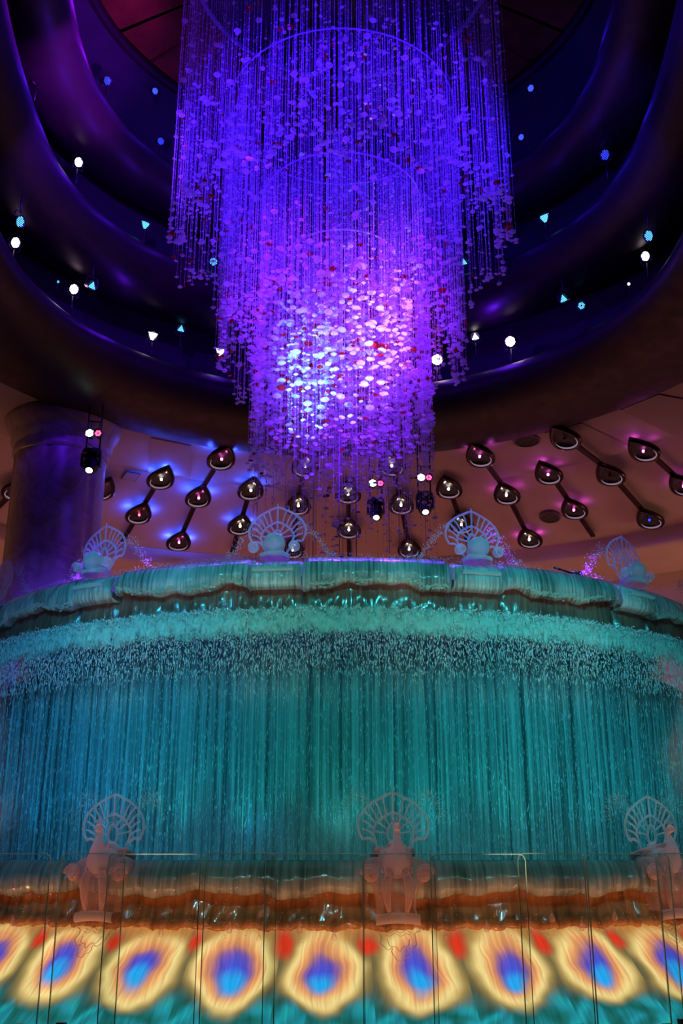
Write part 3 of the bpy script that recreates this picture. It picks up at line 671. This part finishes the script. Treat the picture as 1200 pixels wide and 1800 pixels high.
for k in LS:
    a0, a1 = k+2.6, k+19.9
    skin(low, 'rim_section', 'near_onyx', a0, a1, rollb, 150, d_rb); skin(low, 'underlip', 'near_amber', a0, a1, underb, 70, d_ub); skin(low, 'rim_edge', 'near_amber', a0, a1, lipb, 130, d_lb)
    skin(low, 'underlip', 'near_amber', k-2.6, k+2.6, underb, 20, d_ub); skin(low, 'rim_edge', 'near_amber', k-2.6, k+2.6, lipb, 40, d_lb)
    skin(low, 'rim_section', 'near_onyx', k-2.6, k+2.6, rollb, 30, d_rb)
    # statue pedestal: shoulders with scrolls tapering to a band, a carved pendant under it
    h = empty('pedestal', PL(7.1, k, -.3), RD(k)); h.parent = low
    m = MB(); G = []
    for z, wx, dy in ((.27, .20, .04), (.25, .27, .10), (.16, .30, .17), (.08, .27, .20), (0, .215, .19), (-.1, .185, .17), (-.18, .18, .16), (-.22, .19, .17)):
        G.append([(wx*np.sign(cos(t))*abs(cos(t))**.55, -dy*abs(sin(t))**.45*(1 if sin(t) < 0 else -.6)*(-1)*(-1) if False else (-dy*abs(sin(t))**.45 if sin(t) > 0 else dy*.5*abs(sin(t))**.45), z) for t in np.arange(32)*2*pi/32])
    m.grid(G, wrap=True); m.build('torso', 'pedestal_acrylic', h)
    for sx in (-1, 1):
        sp_ = [(sx*(.25+(.085-.0045*i)*cos(i*.55)), -.19, .12+(.085-.0045*i)*sin(i*.55)) for i in range(18)]
        MB().tube(sp_, .02, 8).ball((sx*.25, -.17, .12), (.06, .05, .06), 12, 8).build('scroll', 'pedestal_acrylic', h)
        MB().tube([(sx*.07, -.20, .14), (sx*.1, -.21, .05), (sx*.1, -.2, -.08), (sx*.08, -.18, -.2)], (.035, .045, .035, .02), 10).build('fold', 'pedestal_acrylic', h)
    MB().grid([[(x, -(.17+dd)+abs(x)**2*.5, z-.02*(x/.2)**2) for x in np.linspace(-.2, .2, 13)] for dd, z in ((.0, -.205), (.035, -.21), (.045, -.245), (.035, -.285), (0, -.295))], flip=False).build('belt', 'pink_acrylic', h)
    # carved shield drawn in thin ridges, lying along the sloping panel
    def slp(x, kk): return (x, -.9*kk-.012+.0, -.30-.8*kk+.012)
    outl = [(-.21, .03), (-.2, .09), (-.15, .13), (-.16, .2), (-.11, .27), (-.07, .26), (-.06, .33), (0, .38), (.06, .33), (.07, .26), (.11, .27), (.16, .2), (.15, .13), (.2, .09), (.21, .03)]
    pc = curve(outl, 60); mm = MB().tube([slp(x+.008*sin(i*1.3), kk+.006*sin(i*2.1)) for i, (x, kk) in enumerate(pc)],   .0055, 6)
    for y_, wd in ((.02, .2), (.05, .17), (.10, .12), (.13, .11)): mm.tube([slp(x, y_+.012*sin(x*60)) for x in np.linspace(-wd, wd, 24)], .004, 6)
    mm.tube([slp(x, kk*.9+.02) for x, kk in curve([(-.1, .17), (-.08, .24), (-.03, .25), (0, .3), (.03, .25), (.08, .24), (.1, .17)], 30)], .0055, 6)
    mm.build('carved_pendant', 'pedestal_acrylic', h)
# feather panels
PA = 6.25
def feather(a0):
    G, UV = [], []
    for kk in np.linspace(0, 1.2, 26):
        row = []
        for t in np.linspace(-.5, .5, 16):
            row.append(PL(7.1+.9*kk, a0+t*PA, -.6-.8*kk)); UV.append((t, kk*.97))
        G.append(row)
    o = MB().grid(G, uv=UV, flip=True).build('feather_panel', 'feather_screen', low); return o
for k in range(-7, 8): feather(-1.1+PA*k)
# glass pendants under the rim edge
for u_, v_, s_ in ((22, 1620, 1), (283, 1638, 1), (340, 1645, .9), (403, 1632, .95), (455, 1650, .7), (527, 1632, 1.1), (587, 1646, 1), (855, 1630, 1.1), (970, 1612, 1), (1022, 1628, 1), (1080, 1610, .9), (783, 1645, .6)):
    f = 1775; th = math.atan(.338); c, s = cos(th), sin(th); a_ = (u_-600)/f; b_ = (900-v_)/f; d = np.array([a_, c-b_*s, s+b_*c])
    A = d[0]**2+d[1]**2; B = -2*d[1]*D; R = 7.24; t = (-B-math.sqrt(B*B-4*A*(D*D-R*R)))/2/A; q = t*d
    MB().lathe([(.004, .06), (.006, .04), (.018, .015), (.026, -.015), (.02, -.035), (0, -.045)], (0, 0, 0), seg=14).build('glass_pendant', 'pedestal_acrylic', low).location = (q[0], q[1]-D, q[2]+EYE)
# drops running over the lower rim
pts, rr = [], []
for i in range(2600):
    a = nr.uniform(-40, 40); Z = nr.uniform(-.75, -.3) ; 
    cl = vn(a*1.1, 3, 2)
    if cl < nr.uniform(-.6, .8): continue
    R = 7.24 if Z > -.62 else 7.14+.9*(-.6-Z)/.8+.03
    s_ = nr.uniform(.0015, .0045); pts.append(P(R, a, Z)); rr.append((s_,)*3)
blobs('water_beads', 'splash_water', pts, rr, 'fine beads of water running over the lower basin rim', 'water')
# basin water
o = MB().grid([[P(R, a, -.3+.01*vn(a*3, R*9, 2)) for a in np.linspace(-80, 80, 90)] for R in np.linspace(5.4, 6.95, 10)]).build('pool_water', 'wet_foam'); tag(o, 'ring of churning water inside the lower basin behind its rim', 'water', kind='stuff')
# kerb
o = MB().grid(revolve([(7.95, -1.42), (8.05, -1.375), (8.75, -1.375), (8.8, -1.41), (8.8, -1.6)], -85, 85, 120, False), flip=True).build('stone_kerb', 'kerb'); tag(o, 'dark brown polished stone kerb carrying the glass screens round the basin', 'kerb')

# ------------------------------------------------------------------ crystal peacocks
def gothic(W, H, z0, n, lo=-1.0, amax=128):
    out = []
    for t in np.linspace(-amax, amax, n):
        a = RD(t); out.append((W*sin(a)*(1-.06*cos(2*a)), 0, z0+H*cos(a)+.05*H*2*math.exp(-(t/16)**2)))
    return out
def fan(root, mat):
    o = MB().tube(gothic(.315, .27, .27, 60, amax=118), .0135, 8).build('tail_outer_arc', mat, root)
    MB().tube(gothic(.18, .165, .205, 44, amax=122), .013, 8).build('tail_inner_arc', mat, root)
    # horseshoe feet that join the two arcs
    for sx in (-1, 1):
        MB().tube(curve([(sx*.278, 0, .145), (sx*.24, 0, .155), (sx*.18, 0, .12), (sx*.14, 0, .05), (sx*.09, 0, -.02)], 14), .014, 8).build('tail_foot', mat, root)
    for t in (-98, -80, -64, -49, -35, -20, 20, 35, 49, 64, 80, 98):
        a = RD(t); p1 = (.185*sin(a), 0, .205+.17*cos(a)); p2 = (.30*sin(a*.99), 0, .27+.262*cos(a*.99)); mid = ((p1[0]+p2[0])/2, -.006, (p1[2]+p2[2])/2+.012)
        MB().tube(curve([p1, mid, p2], 7), .0095, 6).build('feather_rib', mat, root)
    for t in (-85, -55, -28, 28, 55, 85):
        a = RD(t); MB().tube([(.07*sin(a), 0, .19+.085*cos(a)), (.172*sin(a), 0, .205+.158*cos(a))], .010, 6).build('feather_rib', mat, root)
    MB().tube([(0, 0, .27), (0, 0, .40), (0, 0, .56), (0, 0, .62)], (.012, .012, .013, .003), 8).build('tail_spike', mat, root)
    MB().tube([(.055*sin(t)*(1-.25*cos(t)), 0, .20+.085*cos(t)) for t in np.arange(24)*2*pi/24], .017, 8, closed=True).build('tail_eye', mat, root)
    MB().grid([[(wx*cos(t), .035*sin(t), z) for t in np.arange(20)*2*pi/20] for z, wx in ((.13, .03), (.10, .065), (.03, .085), (-.03, .10))], wrap=True).build('tail_root', mat, root)
up0 = empty('crystal_fan_statue'); fan(up0, 'clear_acrylic')
MB().ball((0, -.17, .075), .128, 28, 18).build('globe', 'frosted_acrylic', up0)
MB().lathe([(.17, -.09), (.18, -.05), (.12, -.03), (.11, 0)], (0, -.12, 0), seg=24).build('collar', 'clear_acrylic', up0)
for sx in (-1, 1):
    MB().ball((sx*.235, -.18, .03), (.066, .06, .06), 14, 10).tube([(sx*(.235+.05*cos(i*.5)), -.235, .03+.05*sin(i*.5)) for i in range(10)], .010, 6).build('scroll', 'clear_acrylic', up0)
ul = {-3: 'crystal fan statue hidden beyond the left photo edge on the upper bowl', -2: 'edge-on crystal fan at the far left photo edge on the upper bowl', -1: 'slanting violet crystal fan in front of the marble column on the upper bowl',
      0: 'clear crystal fan with frosted globe left of the hanging crystals on the upper bowl', 1: 'violet crystal fan with frosted globe right of the hanging crystals on the upper bowl',
      2: 'narrow slanting crystal fan on the right shoulder of the upper bowl', 3: 'crystal fan cut by the right photo edge on the upper bowl'}
for i, a in enumerate(US):
    if i == 0: 
        continue
    r = up0 if i == 1 else copy_tree(up0)
    r.location = P(5.86, a, 3.27); r.rotation_euler = (0, 0, RD(a)); tag(r, ul[i-3], 'statue', 'crystal fans on the upper bowl rim')
pk = empty('crystal_peacock'); fan(pk, 'clear_acrylic')
# body, neck and head in one surface
bp = curve([(0, .06, .03), (0, -.02, .0), (0, -.12, -.045), (0, -.20, -.03), (0, -.255, .05), (0, -.255, .13), (0, -.235, .19), (0, -.25, .235), (0, -.285, .25), (0, -.335, .235)], 44)
br = [r_[0] for r_ in curve([(.05, 0), (.12, 0), (.165, 0), (.145, 0), (.08, 0), (.042, 0), (.03, 0), (.034, 0), (.036, 0), (.006, 0)], 44)]
MB().tube(bp, br, 20).build('body', 'pink_acrylic', pk)
m = MB()
for i in range(46):   # breast feathers
    a = rnd.uniform(-1.2, 1.2); t = rnd.uniform(0, 1); x = .15*sin(a)*(1-.3*t); y = -.17-.12*cos(a)*(1-.4*t); z = -.14+.22*t
    m.tube([(x, y, z+.03), (x*1.05, y-.012, z), (x*1.02, y-.004, z-.03)], (.004, .011, .004), 6)
m.build('breast_feathers', 'pink_acrylic', pk)
for q in (-.02, 0, .02): MB().tube([(0, -.255, .265), (q, -.25, .30), (q*1.6, -.245, .33)], (.003, .004, .011), 6).build('crest', 'pink_acrylic', pk)
for sx in (-1, 1):
    m = MB()
    for j in range(5): m.tube(curve([(sx*(.12+.01*j), -.12+.03*j, .06-.012*j), (sx*(.17+.006*j), -.03+.03*j, .05-.01*j), (sx*(.15), .07+.02*j, .0-.01*j)], 8), (.022,)*7+(.006,), 6)
    m.build('wing', 'pink_acrylic', pk)
first = True
pl = {-1: 'crystal peacock with pink neck craning left, above the left glass screens', 0: 'crystal peacock facing the viewer above the middle glass screens', 1: 'crystal peacock at the right photo edge above the glass screens', -2: 'crystal peacock beyond the left photo edge on the lower rim', 2: 'crystal peacock beyond the right photo edge on the lower rim'}
for n_ in (0, -1, 1):
    a = 4.0+22.5*n_; r = pk if first else copy_tree(pk); first = False
    r.location = P(7.02, a, -.02); r.rotation_euler = (0, 0, RD(a)); tag(r, pl[n_], 'statue', 'crystal peacocks on the lower basin rim')
pts, rr = [], []
for a in (-18.5, 4.0, 26.5):
    for i in range(700):
        sd = nr.choice((-1, 1)); t = nr.rand(); s_ = nr.uniform(.002, .0045)
        pts.append(P(6.95+nr.normal(0, .05), a+sd*(1.6+2.6*t)+nr.normal(0, .25), .38+.22*sin(t*3.0)-.12*t+nr.normal(0, .035))); rr.append((s_,)*3)
blobs('spray', 'splash_water', pts, rr, 'faint spray arching sideways from the peacock tails in front of the falling water', 'water')

# small spotlight on the upper rim
r = empty('rim_spotlight', P(5.35, 33.2, 3.42), RD(33), label='small black spotlight bar beside the right slanting crystal fan', cat='spotlight')
MB().tube([(-.28, 0, .02), (.12, 0, -.02)], .014, 6).tube([(-.02, 0, 0), (-.02, 0, -.2)], .012, 6).build('bar', 'black_metal', r)
MB().lathe([(0, -.08), (.03, -.08), (.035, .05), (.03, .05), (.028, .02), (0, .02)], (.15, 0, .0), (1, -.5, .1), 12).build('spot', 'black_metal', r)

# ------------------------------------------------------------------ guard glass
def guard(a, wd, R, ztop, label):
    r = empty('glass_screen', P(R, a, -1.375), RD(a), label=label, cat='glass screen', group='round-cornered glass screens round the basin')
    h = ztop+1.375; w2 = wd/2; cr = .055; t = .018; out = []
    for q in range(7): b = pi/2*q/6; out.append((w2-cr+cr*cos(b), h-cr+cr*sin(b)))
    for q in range(7): b = pi/2+pi/2*q/6; out.append((-w2+cr+cr*cos(b), h-cr+cr*sin(b)))
    out += [(-w2, .0), (w2, .0)]; n = len(out)
    V = [(x, -t/2, z) for x, z in out]+[(x, t/2, z) for x, z in out]
    m = MB(); m.add(V, [tuple(range(n))[::-1], tuple(range(n, 2*n))], 0)
    m.add(V, [(i, (i+1) % n, n+(i+1) % n, n+i) for i in range(n)], 1); m.build('pane', ['guard_glass', 'guard_glass_edge'], r, False)
    MB().tube([(x, -t/2, z) for x, z in out], .0045, 6, closed=True).build('polished_edge', 'guard_glass_edge', r)
    for sx in (-1, 1): MB().box((sx*w2*.6, 0, .03), (.07, .05, .06)).build('clamp', 'black_metal', r, False)
near_l = ['wide front glass screen beyond the left photo edge', 'wide front glass screen cut by the left photo edge', 'wide front glass screen just right of the left peacock', 'wide front glass screen in the middle of the photo, left of the middle peacock',
          'wide front glass screen just right of the middle peacock', 'wide front glass screen left of the right-edge peacock, with the darkest edge', 'wide front glass screen beyond the right photo edge']
for n_ in range(-2, 3): guard(-1.5+9.25*n_, .80, 8.3, -.005, near_l[n_+3])
far_l = {-1: 'narrow rear glass screen cut off at the left photo edge', 0: 'narrow rear glass screen in front of the left peacock', 1: 'narrow rear glass screen midway between the left and middle peacocks', 2: 'narrow rear glass screen in front of the middle peacock', 3: 'narrow rear glass screen midway between the middle and right peacocks', 4: 'narrow rear glass screen in front of the right-edge peacock'}
for n_ in range(-1, 5): guard(-5.9-9.25+9.25*n_, .60, 8.13, .0, far_l[n_])

# ------------------------------------------------------------------ the chandelier
ch = empty('crystal_chandelier', (0, D, 18.4+EYE), label='huge tiered chandelier of hanging crystal strands lit blue and violet above the fountain', cat='chandelier')
Z0 = 18.4
def hoop(R, Z, r=.016): 
    return MB().tube([(R*cos(t), R*sin(t), Z-Z0) for t in np.arange(96)*2*pi/96], r, 8, closed=True).build('hoop', 'thread', ch)
hoop(2.28, 14.35); hoop(1.55, 12.2); hoop(1.1, 10.85); hoop(3.25, 18.2, .05)
MB().lathe([(0, 0), (3.4, 0), (3.4, -.12), (3.3, -.14), (0, -.14)], (0, 0, .06), seg=64).build('canopy', 'black_metal', ch)
for R, Zt in ((2.28, 14.35), (1.55, 12.2), (1.1, 10.85)):
    for q in range(6):
        t = q*pi/3+R; MB().tube([(R*cos(t), R*sin(t), Zt-Z0), (R*cos(t), R*sin(t), 0)], .008, 5).build('suspension_cable', 'thread', ch)
# strands: thread and small crystals; one spec list, first 100 as parts, the rest one part
oct_v = np.array([(1, 0, 0), (0, 1, 0), (-1, 0, 0), (0, -1, 0), (0, 0, 1.25), (0, 0, -1.25)]); oct_f = [(0, 1, 4), (1, 2, 4), (2, 3, 4), (3, 0, 4), (1, 0, 5), (2, 1, 5), (3, 2, 5), (0, 3, 5)]
specs = []   # (x, y, ztop, zbot, near?)
def tier(n, R0, R1, Zt, zb_fn, dens):
    for i in range(n):
        a = 2*pi*(i+rnd.random()*.8)/n; R = rnd.uniform(R0, R1); specs.append((R*cos(a), R*sin(a), Zt, zb_fn(a), dens))
tier(330, 3.0, 3.35, 18.3, lambda a: 10.9+.75*abs(((a*14/(2*pi)) % 1)-.5)*2-rnd.random()*.2, 6.5)
tier(110, 2.5, 3.0, 18.3, lambda a: 11.5+.9*rnd.random(), 6.0)
tier(300, 2.15, 2.36, 14.35, lambda a: 8.35+1.1*abs(((a*10/(2*pi)+.3) % 1)-.5)*2, 8.0)
tier(130, 1.75, 2.15, 14.35, lambda a: 8.9+.9*rnd.random(), 6.0)
tier(220, 1.5, 1.7, 12.2, lambda a: 6.9-rnd.random()*.4-(rnd.random() < .3)*rnd.random()*2.2, 8.0)
tier(120, 1.1, 1.5, 12.2, lambda a: 7.0-rnd.random()*.5-(rnd.random() < .3)*rnd.random()*2.2, 6.0)
tier(110, .55, 1.1, 10.85, lambda a: 7.0-rnd.random()*.5-(rnd.random() < .3)*rnd.random()*2.2, 6.0)
tier(40, 0, .6, 14.0, lambda a: 6.9-rnd.random()*2.4, 5.0)
tier(80, .6, 2.1, 17.5, lambda a: 14.2+rnd.random(), 5.0)
def strand_arrays(L, dens, seed):
    g_ = np.random.RandomState(seed); V, Fc = [], []
    # thread: three-sided
    r = .0022; n = 0
    for z in (0, -L):
        for q in range(3): V.append((r*cos(q*2.094), r*sin(q*2.094), z))
    Fc += [(0, 3, 4), (0, 4, 1), (1, 4, 5), (1, 5, 2), (2, 5, 3), (2, 3, 0)]; n = 6
    z = -.03
    while z > -L:
        s_ = g_.choice([.007, .010, .014, .020], p=[.35, .35, .22, .08])
        V += [tuple(q) for q in (oct_v*s_+(0, 0, z))]; Fc += [tuple(i+n for i in f) for f in oct_f]; n += 6
        z -= g_.uniform(.6, 1.5)/dens
    return np.array(V), np.array(Fc)
# the strands that show largest are those of the near faces of each tier
order = sorted(range(len(specs)), key=lambda i: (specs[i][1]+specs[i][2]*.12-rnd.random()*.4))
parts = set(order[:300:3][:100]); AV, AF, nn = [], [], 0
for i, (x, y, zt, zb, dens) in enumerate(specs):
    V, Fc = strand_arrays(zt-zb, dens, i)
    if i in parts:
        me = bpy.data.meshes.new('crystal_strand'); me.from_pydata(V.tolist(), [], Fc.tolist()); me.materials.append(MATS['crystal'])
        o = link(bpy.data.objects.new('crystal_strand', me), ch); o.location = (x, y, zt-Z0)
    else: AV.append(V+(x, y, zt-Z0)); AF.append(Fc+nn); nn += len(V)
me = bpy.data.meshes.new('crystal_strands'); me.from_pydata(np.concatenate(AV).tolist(), [], np.concatenate(AF).tolist()); me.materials.append(MATS['crystal'])
o = link(bpy.data.objects.new('crystal_strands', me), ch); o['kind'] = 'stuff'
# bigger faceted discs and balls on the strands
dm = {}
def disc_mesh(mat):
    m = MB().lathe([(0, .5), (.45, .46), (.85, .22), (1, 0), (.85, -.22), (.45, -.46), (0, -.5)], seg=10); return m.mesh('crystal_disc', mat, False)
dmesh = {k: disc_mesh(k) for k in ('crystal_disc', 'ruby_crystal', 'frosted_acrylic')}
discs = []
for i, (x, y, zt, zb, dens) in enumerate(specs):
    L = zt-zb; R = math.hypot(x, y)
    z = zb
    discs.append((x, y, z, rnd.uniform(.035, .055)))
    nd = 2
    if zt == 12.2 or zt == 10.85: nd = 6
    for q in range(nd):
        if zt in (12.2, 10.85) : zz = rnd.triangular(max(zb, 6.7), 10.6, 8.2)
        else: zz = zb+rnd.random()**2.2*L*.95
        s_ = rnd.choice([.03, .035, .04, .05, .07])*(1.15 if zt < 13 else 1); discs.append((x, y, zz, s_))
discs.sort(key=lambda d: -(d[3]/math.hypot(d[1]+D, d[2])))
dv = {k: ([], [], 0) for k in dmesh}
def tri(me):
    V = np.array([v.co[:] for v in me.vertices]); Fc = [tuple(p.vertices) for p in me.polygons]; return V, Fc
T = {k: tri(me) for k, me in dmesh.items()}
lists = {k: [[], [], 0] for k in dmesh}
for i, (x, y, z, s_) in enumerate(discs):
    q = rnd.random(); mk = 'ruby_crystal' if q < .07 else ('frosted_acrylic' if q < .3 else 'crystal_disc'); fl = rnd.uniform(.75, 1.5)
    if i < 100:
        o = link(bpy.data.objects.new('crystal_disc', dmesh[mk]), ch); o.location = (x, y, z-Z0); o.scale = (s_, s_, s_*fl*.8); o.rotation_euler = (rnd.uniform(-.2, .2), rnd.uniform(-.2, .2), rnd.random()*6)
        if mk == 'ruby_crystal': o['label'] = 'dark red crystal'
    else:
        V, Fc = T[mk]; L_ = lists[mk]; a = rnd.random()*6
        X = V*(s_, s_, s_*fl*.8); X = np.c_[X[:, 0]*cos(a)-X[:, 1]*sin(a), X[:, 0]*sin(a)+X[:, 1]*cos(a), X[:, 2]+X[:, 0]*rnd.uniform(-.25, .25)]+(x, y, z-Z0)
        L_[0].append(X); L_[1] += [tuple(j+L_[2] for j in f) for f in Fc]; L_[2] += len(V)
AV, AF, AM, nn = [], [], [], 0
for mi, k in enumerate(lists):
    V = np.concatenate(lists[k][0]); AV.append(V); AF += [tuple(j+nn for j in f) for f in lists[k][1]]; AM += [mi]*len(lists[k][1]); nn += len(V)
me = bpy.data.meshes.new('crystal_discs'); me.from_pydata(np.concatenate(AV).tolist(), [], AF)
for k in lists: me.materials.append(MATS[k])
me.polygons.foreach_set('material_index', AM); o = link(bpy.data.objects.new('crystal_discs', me), ch); o['kind'] = 'stuff'
# thin bright rods in the innermost tier
for q in range(14):
    t = q*2*pi/14+.2; R = (1.05, 1.5, .6)[q % 3]; MB().tube([(R*cos(t), R*sin(t), 9.6-Z0), (R*cos(t), R*sin(t), 4.4-Z0)], .006, 5).build('glass_rod', 'thread', ch)
